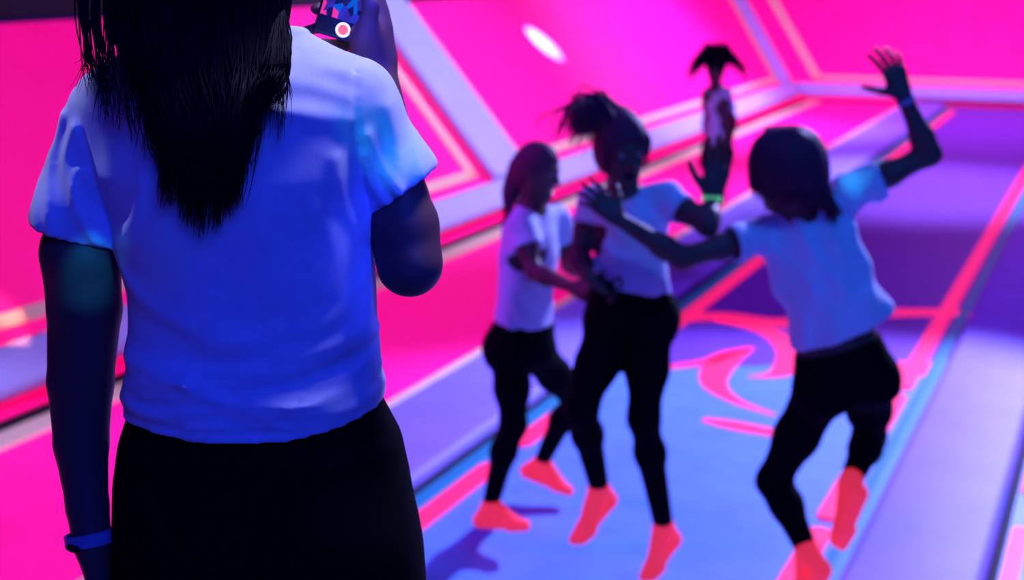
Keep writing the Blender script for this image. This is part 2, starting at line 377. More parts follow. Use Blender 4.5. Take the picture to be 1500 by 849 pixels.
def bez(pts, n=12):
    """smooth curve through the points"""
    P = np.array(pts, float); t = np.linspace(0, len(P) - 1, n); out = []
    for x in t:
        i = min(int(x), len(P) - 2); f = x - i; p0, p1, p2, p3 = P[max(i - 1, 0)], P[i], P[i + 1], P[min(i + 2, len(P) - 1)]
        out.append(.5 * (2 * p1 + (p2 - p0) * f + (2 * p0 - 5 * p1 + 4 * p2 - p3) * f * f + (3 * p1 - p0 - 3 * p2 + p3) * f ** 3))
    return np.array(out)
def ring(name, c, axis, rad, w, th, parent, m, ecc=1., lat=None):
    axis = unit(axis); a = unit(np.cross(axis, V(.3, .5, .8)) if lat is None else lat - axis * (lat @ axis)); b = np.cross(axis, a); n = 36
    vs, fs = [], []
    for k in range(n):
        an = 2 * math.pi * k / n; e = a * math.cos(an) + b * math.sin(an) * ecc
        for r, h in ((rad, -w), (rad + th, -w * .85), (rad + th, w * .85), (rad, w)): vs.append(c + e * r + axis * h)
    for k in range(n):
        for j in range(4): fs.append((4 * k + j, 4 * ((k + 1) % n) + j, 4 * ((k + 1) % n) + (j + 1) % 4, 4 * k + (j + 1) % 4))
    me = bpy.data.meshes.new(name); me.from_pydata([list(v) for v in vs], [], fs); me.update()
    bm = bmesh.new(); bm.from_mesh(me); bmesh.ops.recalc_face_normals(bm, faces=bm.faces[:]); bm.to_mesh(me); bm.free()
    return put(name, me, parent, m)

# ------------------------------------------------------------------ anatomy
def head_prims(c, f, u, s=1., mouth=.25):
    """face height about .22 m; c at eye level in mid head, f the way it looks, u its crown"""
    f = unit(f); u = unit(u - f * (u @ f)); l = np.cross(f, u); A = [l, f, u]
    q = lambda x, y, z: c + (l * x + f * y + u * z) * s
    add = [(ell(q(0, -.012, .028), V(.073, .092, .088) * s, A), .02), (ell(q(0, .022, -.028), V(.062, .068, .085) * s, A), .03),
           (cone(q(0, .040, -.070), q(0, .066, -.098), .036 * s, .021 * s), .03)]
    for e in (-1, 1):
        add += [(cone(q(.048 * e, 0, -.045), q(.018 * e, .058, -.096), .024 * s, .018 * s), .03), (ell(q(.036 * e, .060, -.026), V(.022, .022, .02) * s, A), .02),
                (cone(q(.012 * e, .086, .022), q(.046 * e, .070, .022), .009 * s, .007 * s), .015), (ell(q(.073 * e, -.012, -.006), V(.009, .018, .030) * s, A), .006)]
    add += [(cone(q(0, .084, .008), q(0, .106, -.032), .008 * s, .012 * s), .012)] + [(ball(q(.011 * e, .096, -.036), .008 * s), .008) for e in (-1, 1)]
    sub = [(ball(q(.031 * e, .101, .004), .017 * s), .014) for e in (-1, 1)]
    late = [(ball(q(.031 * e, .074, .003), .0135 * s), .003) for e in (-1, 1)]
    late += [(cone(q(-.017, .080, -.059 - .10 * mouth * 0), q(.017, .080, -.059), .0075 * s), .008), (cone(q(-.013, .080, -.070 - .03 * mouth), q(.013, .080, -.070 - .03 * mouth), .0085 * s), .008)]
    sub2 = [(ell(q(0, .092, -.066 - .012 * mouth), V(.022, .024, .004 + .014 * mouth) * s, A), .004)]
    spots = [(q(0, .088, -.066 - .012 * mouth), .028 * s * V(1, 1, 1), 1), (q(0, .070, -.066 - .012 * mouth), (.016 + .008 * mouth) * s * V(1, 1, 1), 2)]
    eyes = [q(.031 * e, .0765, .003) for e in (-1, 1)]
    return add, sub, late, sub2, spots, eyes, q
def hand_prims(w, f, n, thumb, curl=(.3, .3, .3, .3), spread=.1, tc=.3, s=1., tout=.75):
    """w wrist, f towards the fingers, n the way the palm faces, thumb the way the thumb side points; curl per joint"""
    f = unit(f); n = unit(n - f * (n @ f)); l = np.cross(f, n); l = l if l @ thumb > 0 else -l
    out = []; kx = (.030, .010, -.010, -.028); ky = (.088, .092, .088, .080)
    K = [w + (f * ky[i] + l * kx[i]) * s for i in range(4)]
    for i in range(4): out.append((cone(w + (l * kx[i] * .55 + f * .012) * s, K[i], .0145 * s, .0115 * s), .016))
    out.append((ell(w + (l * .020 + f * .040 + n * .010) * s, V(.017, .032, .014) * s, [l, f, n]), .014))
    LN = ((.040, .025, .019), (.045, .028, .020), (.041, .026, .019), (.032, .020, .017))
    for i in range(4):
        sp = spread * (1.5, .5, -.5, -1.5)[i]; dl = unit(f * math.cos(sp) + l * math.sin(sp)); p = K[i]; a = 0.; r = (.0092, .0094, .009, .0080)[i]
        for j in range(3):
            a += curl[i] * (1., 1.15, .8)[j]; q = p + (dl * math.cos(a) + n * math.sin(a)) * LN[i][j] * s
            out.append((cone(p, q, (r - .0006 * j) * s, (r - .0006 * (j + 1)) * s), .005)); p = q
    p = w + (f * .022 + l * .024) * s; d1 = unit(f * .65 + l * tout + n * .25); d2 = unit(d1 + (n * .6 - l * .5) * tc); d3 = unit(d2 + (n * .6 - l * .5) * tc)
    for dd, ln, r0, r1 in ((d1, .044, .0135, .0115), (d2, .032, .0110, .0098), (d3, .026, .0096, .0078)):
        q = p + dd * ln * s; out.append((cone(p, q, r0 * s, r1 * s), .006)); p = q
    return out
def leg_prims(hip, kn, an, back, s=1., g=0.):
    m1 = hip + (kn - hip) * .5; m2 = kn + (an - kn) * .32 + back * .012 * s
    return [cone(hip, m1, .086 * s + g, .070 * s + g), cone(m1, kn, .070 * s + g, .050 * s + g), cone(kn, m2, .049 * s + g, .0495 * s + g), cone(m2, kn + (an - kn) * .97, .0495 * s + g, .033 * s + g)]
def foot_prims(an, heel, toe, s=1., g=0., lat=None):
    b = heel + (toe - heel) * .70; up = unit(an - heel)
    side = unit(np.cross(toe - heel, an - heel)) * .016 * s
    out = [cone(an, heel + up * .010, .034 * s + g, .031 * s + g), cone(an + (toe - an) * .12, b + up * .012 * s, .034 * s + g, .026 * s + g), cone(heel, b, .030 * s + g, .024 * s + g)]
    for e, l in ((1, 1.), (-1, .93)): out.append(cone(b + side * e, heel + (toe - heel) * l + side * e * .9, .024 * s + g, .016 * s + g))
    return out
def arm_prims(sh, el, wr, s=1.):
    d = unit(wr - el); m = el + (wr - el) * .3
    return [cone(sh, sh + (el - sh) * .5, .046 * s, .041 * s), cone(sh + (el - sh) * .5, el, .041 * s, .035 * s), cone(el, m, .036 * s, .037 * s), cone(m, wr, .037 * s, .0255 * s)]

TORSO = [(-.10, .150, .105), (0, .166, .112), (.14, .160, .108), (.36, .125, .090), (.48, .123, .090), (.68, .142, .105), (.84, .150, .098), (.95, .110, .070), (1.0, .06, .05)]
def person(label, J, s=1., h=.0065, head=None, shirt=None, hands=None, sock=True, group=None, extra=None, legs_on=True, waist=.20):
    """J: joints in the hall. builds body (one mesh), shirt, leggings, socks; returns the top Empty and the helper dict"""
    top = thing('person', label, 'person', Matrix.Translation(Vector(J['base'])), group)
    pel, nk = J['pelvis'], J['neck']; lat0 = unit(J['RH'] - J['LH']); lat1 = unit(J['RS'] - J['LS'])
    tor = loft(pel, nk, lat0, lat1, [(t_, a * s, b * s) for t_, a, b in TORSO]); up = unit(nk - pel); fw = unit(np.cross(up, lat0 + lat1))  # front of the body
    B = [(tor, .02)]
    for e in 'LR':
        B += [(cone(nk - up * .035 * s, J[e + 'S'], .050 * s, .048 * s), .04)]
        B += [(p, .03) for p in arm_prims(J[e + 'S'], J[e + 'E'], J[e + 'W'], s)]
        B += [(p, .04) for p in leg_prims(J[e + 'H'], J[e + 'K'], J[e + 'A'], J.get('back' + e, -fw), s)]
        B += [(ball(J[e + 'H'] - fw * .045 * s + up * .01, .088 * s), .05)]
        B += [(p, .015) for p in foot_prims(J[e + 'A'], J[e + 'He'], J[e + 'T'], s)]
    hc, hf, hu = J['head'], J['face'], J.get('crown', up)
    add, sub, late, sub2, spots, eyes, q = head_prims(hc, hf, hu, s * J.get('hs', 1.), J.get('mouth', .25))
    B += [(cone(nk - up * .02, q(0, -.022, -.06), .056 * s, .052 * s), .03)] + add
    allp = B + late
    for hp in (hands or []): allp = allp + hp
    vol = Vol.around([p for p, k in allp], h)
    for p, k in B: vol.add(p, k)
    for p, k in sub: vol.sub(p, k)
    for p, k in late: vol.add(p, k)
    for p, k in sub2: vol.sub(p, k)
    for hp in (hands or []):
        hv = Vol(np.min([p[0] for p, k in hp], 0) - .03, np.max([p[1] for p, k in hp], 0) + .03, h); 
        i0 = np.round((hv.lo - vol.lo) / h).astype(int); hv.lo = vol.lo + i0 * h; hv = Vol(hv.lo, hv.lo + (hv.n - 1) * h, h)
        for p, k in hp: hv.add(p, k)
        i1 = np.minimum(i0 + hv.n, vol.n); i0c = np.maximum(i0, 0); sl = tuple(slice(a, b) for a, b in zip(i0c, i1)); sh_ = tuple(slice(a - o_, b - o_) for a, b, o_ in zip(i0c, i1, i0))
        vol.F[sl] = smin(vol.F[sl], hv.F[sh_], .006)
    me = vol.mesh('body', 1); paint(vol, me, spots); put('body', me, top, [M_SKIN, M_LIP, M_MOUTH])
    # leggings
    if legs_on:
        g = .006; hip = [loft(pel, nk, lat0, lat1, [(t_, a * s, b * s) for t_, a, b in TORSO if t_ < .4], g)]
        pr = [(hip[0], .02)]
        for e in 'LR':
            pr += [(p, .04) for p in leg_prims(J[e + 'H'], J[e + 'K'], J[e + 'A'], J.get('back' + e, -fw), s, g)] + [(ball(J[e + 'H'] - fw * .045 * s + up * .01, .088 * s + g), .05)]
        lv = Vol.around([p for p, k in pr], h)
        for p, k in pr: lv.add(p, k)
        lv.cut(pel + (nk - pel) * waist, up)
        put('leggings', lv.mesh('leggings', 2), top, M_LEG)
    if sock:
        for e in 'LR':
            pr = foot_prims(J[e + 'A'], J[e + 'He'], J[e + 'T'], s, .005) + [cone(J[e + 'A'], J[e + 'A'] + unit(J[e + 'K'] - J[e + 'A']) * .035 * s, .038 * s, .038 * s)]
            sv = Vol.around(pr, .005).adds(pr, .015); sv.cut(J[e + 'A'] + unit(J[e + 'K'] - J[e + 'A']) * .045 * s, J[e + 'K'] - J[e + 'A'])
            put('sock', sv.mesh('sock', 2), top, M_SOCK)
    # t-shirt
    if shirt:
        rows, hem, sl = shirt['rows'], shirt['hem'], shirt.get('sleeve', .5)
        tp = [(loft(pel, nk, lat0, lat1, [(r[0], r[1] * s, r[2] * s) + tuple(r[3:]) for r in rows], 0.), .02)]
        for e in 'LR':
            a, b = J[e + 'S'], J[e + 'E']
            tp += [(cone(nk - up * .040 * s, a, .058 * s, .060 * s), .03), (cone(a, a + (b - a) * (sl + .12), .060 * s, shirt.get('cuff', .062) * s), .03)]
        tv = Vol.around([p for p, k in tp], h)
        for p, k in tp: tv.add(p, k)
        if 'warp' in shirt: tv.F = tv.F - np.maximum(shirt['warp'](*tv.grid()), -.004).astype(np.float32)
        tv.shell(.013)
        for e in 'LR':
            a, b = J[e + 'S'], J[e + 'E']; d = unit(b - a); c = a + (b - a) * sl
            X, Y, Z = tv.grid(); pl = (X - c[0]) * d[0] + (Y - c[1]) * d[1] + (Z - c[2]) * d[2]
            near = np.sqrt((X - c[0]) ** 2 + (Y - c[1]) ** 2 + (Z - c[2]) ** 2) < .125 * s
            tv.F = np.where(near, np.maximum(tv.F, pl), tv.F).astype(np.float32)
        tv.cut(pel + (nk - pel) * hem + shirt.get('hemoff', V(0, 0, 0)), -unit(up + shirt.get('hemtilt', V(0, 0, 0))))
        tv.sub(ball(nk + fw * .045 * s + up * .045 * s, .062 * s), .005)
        put('t_shirt', tv.mesh('t_shirt', 2), top, shirt.get('mat', M_SHIRT2))
    for p in eyes:
        o = Vol.around([ball(p, .0125 * s)], .004).add(ball(p, .0125 * s), 0); put('eye', o.mesh('eye', 1), top, M_EYE)
    return top, dict(q=q, up=up, fw=fw, lat0=lat0, lat1=lat1, hs=s * J.get('hs', 1.))
def hair_cap(top, q, hs, m, prims_extra=(), thick=.014, face_cut=.045, name='hair', low=-.02, k=.03, h=.006, strands=()):
    """hair close to the skull: skull volume grown by thick, open over the face"""
    c = q(0, 0, 0); l = unit(q(1, 0, 0) - c); f = unit(q(0, 1, 0) - c); u = unit(q(0, 0, 1) - c)
    e = ell(q(0, -.014, .026), (V(.073, .092, .088) + thick) * hs, [l, f, u])
    e2 = ell(q(0, -.045, -.03), (V(.066, .058, .07) + thick * .8) * hs, [l, f, u])
    v = Vol.around([e, e2] + [p for p in prims_extra], h); v.add(e).add(e2, .03)
    v.sub(ell(q(0, .125, -.045), V(.075, .105, .105) * hs, [l, f, u]), .015)      # the face
    for p in prims_extra: v.add(p, k)
    me = v.mesh(name, 2)
    if strands:
        tmp = tubes(name + '_strands', strands, top, m); bm = bmesh.new(); bm.from_mesh(me); bm.from_mesh(tmp.data)
        bm.to_mesh(me); bm.free(); me.polygons.foreach_set('use_smooth', np.ones(len(me.polygons), bool)); bpy.data.objects.remove(tmp)
    return put(name, me, top, m)

# ------------------------------------------------------------------ the woman in front, seen from behind, filming with her phone
YW = 1.65
W_ = lambda x, y, dy=0.: PY(x, y, YW + dy)
pxm = lambda x, y, Y=YW: np.linalg.norm(PY(x + 1, y, Y) - PY(x, y, Y))     # metres per pixel there
def make_woman():
    top = thing('person', 'person in white t-shirt and black trousers seen from behind, raising a phone', 'person', Matrix.Translation((-.31, YW, PLAT)))
    def table(rows, cx):
        """pixel silhouette rows (y, xl, xr, half depth, depth offset) -> loft along a vertical axis"""
        p0, p1 = W_(cx, rows[-1][0]), W_(cx, rows[0][0]); p0[0] = p1[0] = W_(cx, 400)[0]; out = []
        for y, xl, xr, b, oy in rows[::-1]:
            a, c = W_(xl, y), W_(xr, y); out.append(((a[2] - p0[2]) / (p1[2] - p0[2]), (c[0] - a[0]) / 2, b, (c[0] + a[0]) / 2 - p0[0], oy))
        return p0, p1, out
    X1 = V(1, 0, 0)
    torso = [(50, 262, 440, .045, -.02), (72, 215, 475, .065, -.01), (100, 188, 502, .085, 0), (150, 142, 536, .100, 0), (250, 140, 547, .108, 0), (330, 168, 546, .105, 0), (380, 184, 548, .102, 0), (440, 190, 553, .098, 0), (500, 197, 557, .098, 0), (530, 192, 556, .102, 0), (560, 186, 562, .110, 0), (600, 186, 570, .119, 0), (640, 184, 578, .124, 0)]
    p0, p1, rows = table(torso, 365)
    shirt_body = loft(p0, p1, X1, X1, rows, 0., 2.3)
    # arms
    LS, LW_ = W_(160, 172), W_(134, 786, -.025)
    RS, RE, RW = W_(524, 155), W_(600, 386, -.02), PY(548, 100, 1.80)
    LSl, RSl = [(cone(W_(158, 161), W_(112, 318), .0425, .050), .03), (cone(W_(112, 318), W_(104, 372), .050, .052), .02)], [(cone(W_(526, 150), W_(588, 262), .0420, .0415), .03), (cone(W_(588, 262), W_(612, 318), .0415, .0425), .02)]
    yoke = [(cone(W_(262, 86), W_(170, 160), .040, .042), .04), (cone(W_(418, 96), W_(520, 144), .038, .042), .04)]
    # body, one mesh
    neck0, hc = W_(330, 60, .01), W_(292, -78, .015)
    PEL = V(p0[0] + .020, YW, PLAT + .80)
    B = [(loft(p0, p1, X1, X1, [(r[0], r[1] - .014, r[2] - (.016 if r[0] > .25 else .03), r[3], r[4]) for r in rows if r[0] < .93]), .02)]
    hipL_, hipR = PEL + V(-.074, 0, 0), PEL + V(.074, 0, 0); footz = PLAT + .034
    kL, kR, aL, aR = V(p0[0] - .075, YW + .015, PLAT + .45), V(p0[0] + .115, YW + .03, PLAT + .45), V(p0[0] - .09, YW - .02, PLAT + .09), V(p0[0] + .13, YW - .01, PLAT + .09)
    back = V(0, -1, 0)
    for hp, k_, a_ in ((hipL_, kL, aL), (hipR, kR, aR)):
        B += [(p, .04) for p in leg_prims(hp, k_, a_, back, .92)] + [(p, .015) for p in foot_prims(a_, V(a_[0], a_[1] - .05, footz), V(a_[0] + .0, a_[1] + .18, footz - .004))]
    la = [(LS, .032), (W_(118, 310), .038), (W_(118, 370), .0480), (W_(124, 450, .01), .0450), (W_(118, 560, .01), .0405), (W_(119, 650, 0), .0340), (W_(128, 740, -.015), .0268), (LW_, .0255)]
    B += [(cone(la[i][0], la[i + 1][0], la[i][1] - .0015, la[i + 1][1] - .0015), .006) for i in range(len(la) - 1)]
    ra = [(RS, .032), (W_(575, 262), .034), (W_(592, 330, -.01), .0400), (RE, .0375), (RE + (RW - RE) * .3, .037), (RW, .027)]
    B += [(cone(ra[i][0], ra[i + 1][0], ra[i][1], ra[i + 1][1]), .008) for i in range(len(ra) - 1)]
    add, sub, late, sub2, spots, eyes, q = head_prims(hc, V(.25, .96, .02), V(-.05, 0, 1), 1.)
    B += [(cone(neck0, q(0, -.022, -.06), .055, .052), .03)] + add
    hand_l = hand_prims(LW_, V(.12, .06, -1), V(1, .15, .05), V(0, 1, 0), (.35, .4, .45, .5), .05, .35, .98)
    # right hand round the phone: palm faces her (and the camera), fingers wrap behind it, thumb over the screen
    Yp = 1.775; P_ = lambda x, y, dy=0.: PY(x, y, Yp + dy)
    hand_r = []
    kn = [P_(538, -18, .03), P_(546, 0, .030), P_(552, 20, .026), P_(556, 44, .022)]
    for kp in kn: hand_r.append((cone(RW + (kp - RW) * .12, kp, .0150, .0125), .018))
    hand_r += [(cone(P_(548, 84, .022), P_(542, 52, .012), .022, .017), .018), (cone(P_(542, 84, .012), P_(536, 56, -.006), .024, .0215), .015)]
    tips = [[(510, -40, .045), (470, -26, .04), (462, -22, .03)], [(520, -8, .042), (486, 6, .040), (461, 14, .018)], [(522, 20, .042), (474, 40, .036), (447, 45, .014)], [(522, 58, .034), (498, 68, .032), (472, 62, .018)]]
    for kp, tp in zip(kn, tips):
        pts = [kp] + [P_(*t_) for t_ in tp]
        for j in range(3): hand_r.append((cone(pts[j], pts[j + 1], (.0092, .0088, .0082)[j], (.0088, .0082, .0074)[j]), .005))
    th = [P_(540, 66, -.004), P_(539, 38, -.016), P_(544, 8, -.022), P_(534, -14, -.016)]
    for j in range(3): hand_r.append((cone(th[j], th[j + 1], (.0150, .0115, .0100)[j], (.0120, .0102, .0082)[j]), .008))
    h = .005
    allp = [p for p, k in B + late + hand_l + hand_r]; vol = Vol.around(allp, h)
    for p, k in B: vol.add(p, k)
    for p, k in sub: vol.sub(p, k)
    for p, k in late: vol.add(p, k)
    for p, k in sub2: vol.sub(p, k)
    for p, k in hand_l + hand_r: vol.add(p, k)
    me = vol.mesh('body', 2); paint(vol, me, spots); put('body', me, top, [M_SKIN, M_LIP, M_MOUTH])
    # t-shirt with its folds
    tp = [(shirt_body, .02)] + yoke + LSl + RSl
    tv = Vol.around([p for p, k in tp], .004)
    for p, k in tp: tv.add(p, k)
    X, Y, Z = tv.grid()
    # folds as soft ridges drawn on the back of the shirt (x and height only)
    XX, ZZ = np.broadcast_arrays(X[:, 0, :], Z[:, 0, :]); bump = np.zeros(XX.shape)
    def fold(pts, w, a):
        nonlocal bump
        Q = bez([W_(x, y)[[0, 2]] for x, y in pts], 10 * len(pts)); dmin = np.full(XX.shape, 9.)
        for i in range(len(Q) - 1):
            e = Q[i + 1] - Q[i]; t_ = np.clip(((XX - Q[i][0]) * e[0] + (ZZ - Q[i][1]) * e[1]) / (e @ e + 1e-9), 0, 1)
            dmin = np.minimum(dmin, np.hypot(XX - Q[i][0] - t_ * e[0], ZZ - Q[i][1] - t_ * e[1]))
        bump = bump + a * np.exp(-(dmin / w) ** 2)
    for pts, w_, a in (([(196, 500), (290, 514), (420, 508), (545, 470)], .010, .0055), ([(200, 545), (330, 534), (470, 548), (560, 522)], .010, .0050), ([(300, 530), (400, 560), (500, 566), (566, 552)], .008, .006),
                       ([(190, 566), (260, 574), (330, 560), (420, 572)], .008, .005), ([(200, 520), (240, 530), (300, 524)], .007, .005), ([(196, 508), (300, 526), (420, 520), (552, 480)], .0045, .0035), ([(230, 552), (330, 546), (440, 556), (520, 540)], .004, .0035), ([(380, 545), (470, 556), (530, 548), (560, 530)], .004, .004), ([(300, 586), (380, 580), (470, 584), (560, 566)], .004, .003), ([(470, 530), (520, 524), (555, 506)], .0045, .004), ([(555, 430), (520, 470), (430, 490)], .010, .004),
                       ([(552, 380), (510, 440), (400, 470), (330, 470)], .014, .004), ([(182, 372), (230, 420), (300, 450)], .012, .004), ([(186, 350), (225, 300), (245, 220)], .010, .004),
                       ([(540, 330), (515, 280), (505, 220)], .010, .004), ([(500, 400), (505, 350), (480, 290)], .013, .003), ([(430, 112), (470, 118), (522, 138)], .009, .0025), ([(440, 84), (490, 92), (525, 108)], .008, .002),
                       ([(425, 150), (470, 160), (525, 168)], .010, .0035), ([(70, 215), (66, 270), (72, 320)], .008, .006), ([(100, 165), (84, 240), (95, 330)], .007, .0065), ([(125, 180), (112, 230), (135, 290), (160, 345)], .007, .006),
                       ([(132, 240), (128, 290), (150, 340)], .006, .004), ([(575, 150), (585, 210), (590, 270)], .009, .005), ([(545, 190), (566, 240), (600, 285)], .008, .006), ([(540, 220), (552, 260), (575, 296)], .007, .005), ([(610, 190), (618, 220), (622, 250)], .008, .003)):
        fold(pts, w_, a)
    fold([(528, 88), (529, 180), (545, 305)], .0035, -.0035); fold([(112, 118), (150, 220), (176, 352)], .0035, -.003)      # armhole seams
    fold([(188, 585), (300, 590), (440, 590), (569, 566)], .003, -.0025)                                                   # hem stitching
    lf = .0035 * (np.sin(XX * 31 + np.sin(ZZ * 17) * 2) * np.sin(ZZ * 23 + 1.3 * np.sin(XX * 19)))
    tv.F = (tv.F - ((bump + lf)[:, None, :]) * np.clip((YW + .03 - Y) / .04, .25, 1)).astype(np.float32)
    tv.shell(.009)
    # hem, cuffs and neckline
    hemz = np.interp(X[:, 0, 0], [W_(x, 590)[0] for x in (186, 300, 440, 500, 570)], [W_(x, y)[2] for x, y in ((186, 594), (300, 604), (440, 604), (500, 594), (570, 578))])
    tv.F = np.maximum(tv.F, hemz[:, None, None] - Z).astype(np.float32)
    def cuff(a, b, side):
        c0 = (W_(*a) + W_(*b)) / 2; e = unit(W_(*b) - W_(*a)); d = V(e[2], 0, -e[0]); d = d if d[2] < 0 else -d
        pl = (X - c0[0]) * d[0] + (Z - c0[2]) * d[2]; out = (X < W_(179, 360)[0]) if side < 0 else (X > W_(547, 308)[0])
        tv.F = np.where(out & (np.abs(Z - c0[2]) < .16) & (pl > 0), np.maximum(tv.F, pl), tv.F).astype(np.float32)
    cuff((50, 322), (168, 358), -1); cuff((631, 250), (548, 308), 1)
    tv.sub(ball(W_(330, 30, .03), .060), .004)
    put('t_shirt', tv.mesh('t_shirt', 2, .45), top, M_SHIRT)
    # trousers
    trs = [(565, 204, 552, .088, 0), (590, 194, 562, .098, 0), (640, 178, 588, .116, 0), (700, 169, 600, .124, -.006), (760, 167, 608, .128, -.01), (850, 165, 618, .126, -.008), (900, 166, 620, .118, 0)]
    q0, q1, r2 = table(trs, 365); pr = [(loft(q0, q1, X1, X1, r2, 0., 2.4), .02)]
    for hp, k_, a_ in ((hipL_, kL, aL), (hipR, kR, aR)): pr += [(p, .04) for p in leg_prims(hp, k_, a_, back, .98, .010)] + [(ball(hp + V(0, -.045, .04), .076), .05)]
    lv = Vol.around([p for p, k in pr], .006)
    for p, k in pr: lv.add(p, k)
    put('trousers', lv.mesh('trousers', 2), top, M_LEG)
    for a_ in (aL, aR):
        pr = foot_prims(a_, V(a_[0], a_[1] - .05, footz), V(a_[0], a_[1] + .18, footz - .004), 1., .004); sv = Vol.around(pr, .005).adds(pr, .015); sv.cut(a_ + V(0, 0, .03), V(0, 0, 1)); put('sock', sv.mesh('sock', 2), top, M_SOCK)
    # wristband with its little dark clasp
    wc = W_(131, 788, -.03); ax_ = unit(W_(131, 788, -.03) - W_(124, 660, -.01)); ax_ = unit(ax_ + V(.10, 0, .03))
    wb = ring('wristband', wc, ax_, .0272, .0085, .0022, top, M_BAND)
    cl = Vol.around([ell(wc + V(-.012, -.026, -.002), (.012, .005, .0055), [V(1, -.4, 0), V(.4, 1, 0), V(0, 0, 1)])], .0025)
    cl.add(ell(wc + V(-.012, -.026, -.002), (.012, .005, .0055), [V(1, -.4, 0), V(.4, 1, 0), V(0, 0, 1)]), 0)
    me = cl.mesh('clasp', 1); me.materials.append(M_SEAM); o = bpy.data.objects.new('clasp', me); C.objects.link(o); o.parent = wb; o.matrix_basis = Matrix.Translation(Vector((.31, -YW, -PLAT)))
    o.matrix_basis = (parent_world(top) @ wb.matrix_basis).inverted()
    # ---- hair: many strands from the scalp, falling over the back
    L_ = []
    def strand(root, xs, tip, rt, wave=.004, n=16):
        pts = [root] + [np.asarray(a, float) for a in xs] + [np.asarray(tip, float)]
        P = bez(pts, n); k = np.linspace(0, 1, n); ph = rng.uniform(0, 6.3, 2); fr = rng.uniform(1.0, 2.6)
        P[:, 0] += wave * np.sin(fr * 6.28 * k + ph[0]) * k; P[:, 1] += wave * .6 * np.sin(fr * 6.28 * k + ph[1]) * k
        L_.append((P, rt, rt * .12))
    head_back = lambda a, z, r=.098: V(hc[0] + r * .86 * math.sin(a), hc[1] - r * math.cos(a), z)
    ztop = hc[2] + .10
    for c_ in range(64):                          # the main fall, in locks that come together at their tips
        vc = rng.uniform(.0, 1.); vc = .5 + (vc - .5) * (1. if c_ % 3 else .75)
        yl0 = np.interp(vc, [0, .12, .3, .42, .5, .58, .75, .9, 1], [228, 290, 318, 345, 378, 350, 318, 275, 205]) - min(abs(rng.normal(0, 34)), 110)
        xe0 = np.interp(vc, [0, .3, .5, .8, 1], [222, 256, 305, 348, 382]) + rng.normal(0, 7); sw = rng.normal(0, 7); dp0 = -.122 - rng.uniform(0, .016)
        for i in range(24):
            v = np.clip(vc + rng.normal(0, .035), 0, 1); a = -.95 + 2.3 * v; x0 = 200 + 226 * v; ylen = max(yl0 - abs(rng.normal(0, 26)), 120); dp = dp0 - rng.uniform(0, .006)
            root = V(hc[0] + rng.normal(0, .012), hc[1] - .01 + rng.normal(0, .02), ztop + .02)
            m1 = head_back(a, hc[2] + .03, .114 + rng.uniform(0, .010)); m2 = head_back(a, hc[2] - .09, .113 + rng.uniform(-.004, .010))
            xe = xe0 + rng.normal(0, 2.5)
            mid2 = W_(x0 + (xe - x0) * .58 + sw + rng.normal(0, 4), 90 + (ylen - 90) * .5, dp)
            strand(root, [m1, m2, mid2], W_(xe, ylen, dp + .004), rng.uniform(.0009, .0018), .004)
    for i in range(150):                          # looser locks over the left shoulder, light shows between them
        cl_ = rng.integers(0, 6); x0 = 128 + 17 * cl_ + rng.normal(0, 3.2); a = -1.62 + .09 * cl_
        root = V(hc[0] - .02, hc[1] + rng.normal(0, .02), ztop + .012); m1 = head_back(a, hc[2] + .02, .118); m2 = W_(x0 - 5, -14, -.05)
        yl = np.interp(x0, [125, 150, 200, 225], [140, 190, 225, 255]) - min(abs(rng.normal(0, 24)), 90)
        xe = x0 + np.interp(x0, [125, 220], [8, 24]) + rng.normal(0, 8) - (30 if rng.uniform() < .15 else 0)
        dp = np.interp(yl, [80, 160, 250], [-.088, -.104, -.126]) - rng.uniform(0, .012)
        strand(root, [m1, m2, W_(x0 + rng.normal(0, 2), 75, -.085)], W_(xe, yl, dp), rng.uniform(.0009, .0016), .003)
    for i in range(110):                          # thin locks on the right edge
        x0 = 392 + rng.uniform(0, 30); yl = rng.uniform(90, 215)
        root = V(hc[0] + .02, hc[1] + rng.normal(0, .02), ztop + .012); m1 = head_back(1.3, hc[2] + .02, .118); m2 = head_back(1.3, hc[2] - .06, .116)
        strand(root, [m1, m2, W_(x0 + rng.normal(0, 4), 85, -.112)], W_(x0 - 10 + rng.normal(0, 9), yl, -.122), rng.uniform(.0008, .0013), .005)
    cap = [ell(q(0, -.014, .026), V(.078, .095, .094), [q(1, 0, 0) - q(0, 0, 0), q(0, 1, 0) - q(0, 0, 0), q(0, 0, 1) - q(0, 0, 0)]), ]
    hv = Vol.around(cap, .006).adds(cap, .01); hv.sub(ell(q(0, .125, -.045), V(.075, .105, .105)), .015)
    tmp = tubes('strands', L_, top, M_HAIR, 5); me = hv.mesh('hair', 2); bm = bmesh.new(); bm.from_mesh(me); bm.from_mesh(tmp.data); bm.to_mesh(me); bm.free()
    me.polygons.foreach_set('use_smooth', np.ones(len(me.polygons), bool)); bpy.data.objects.remove(tmp); put('hair', me, top, M_HAIR)
    return P_
P_ = make_woman()

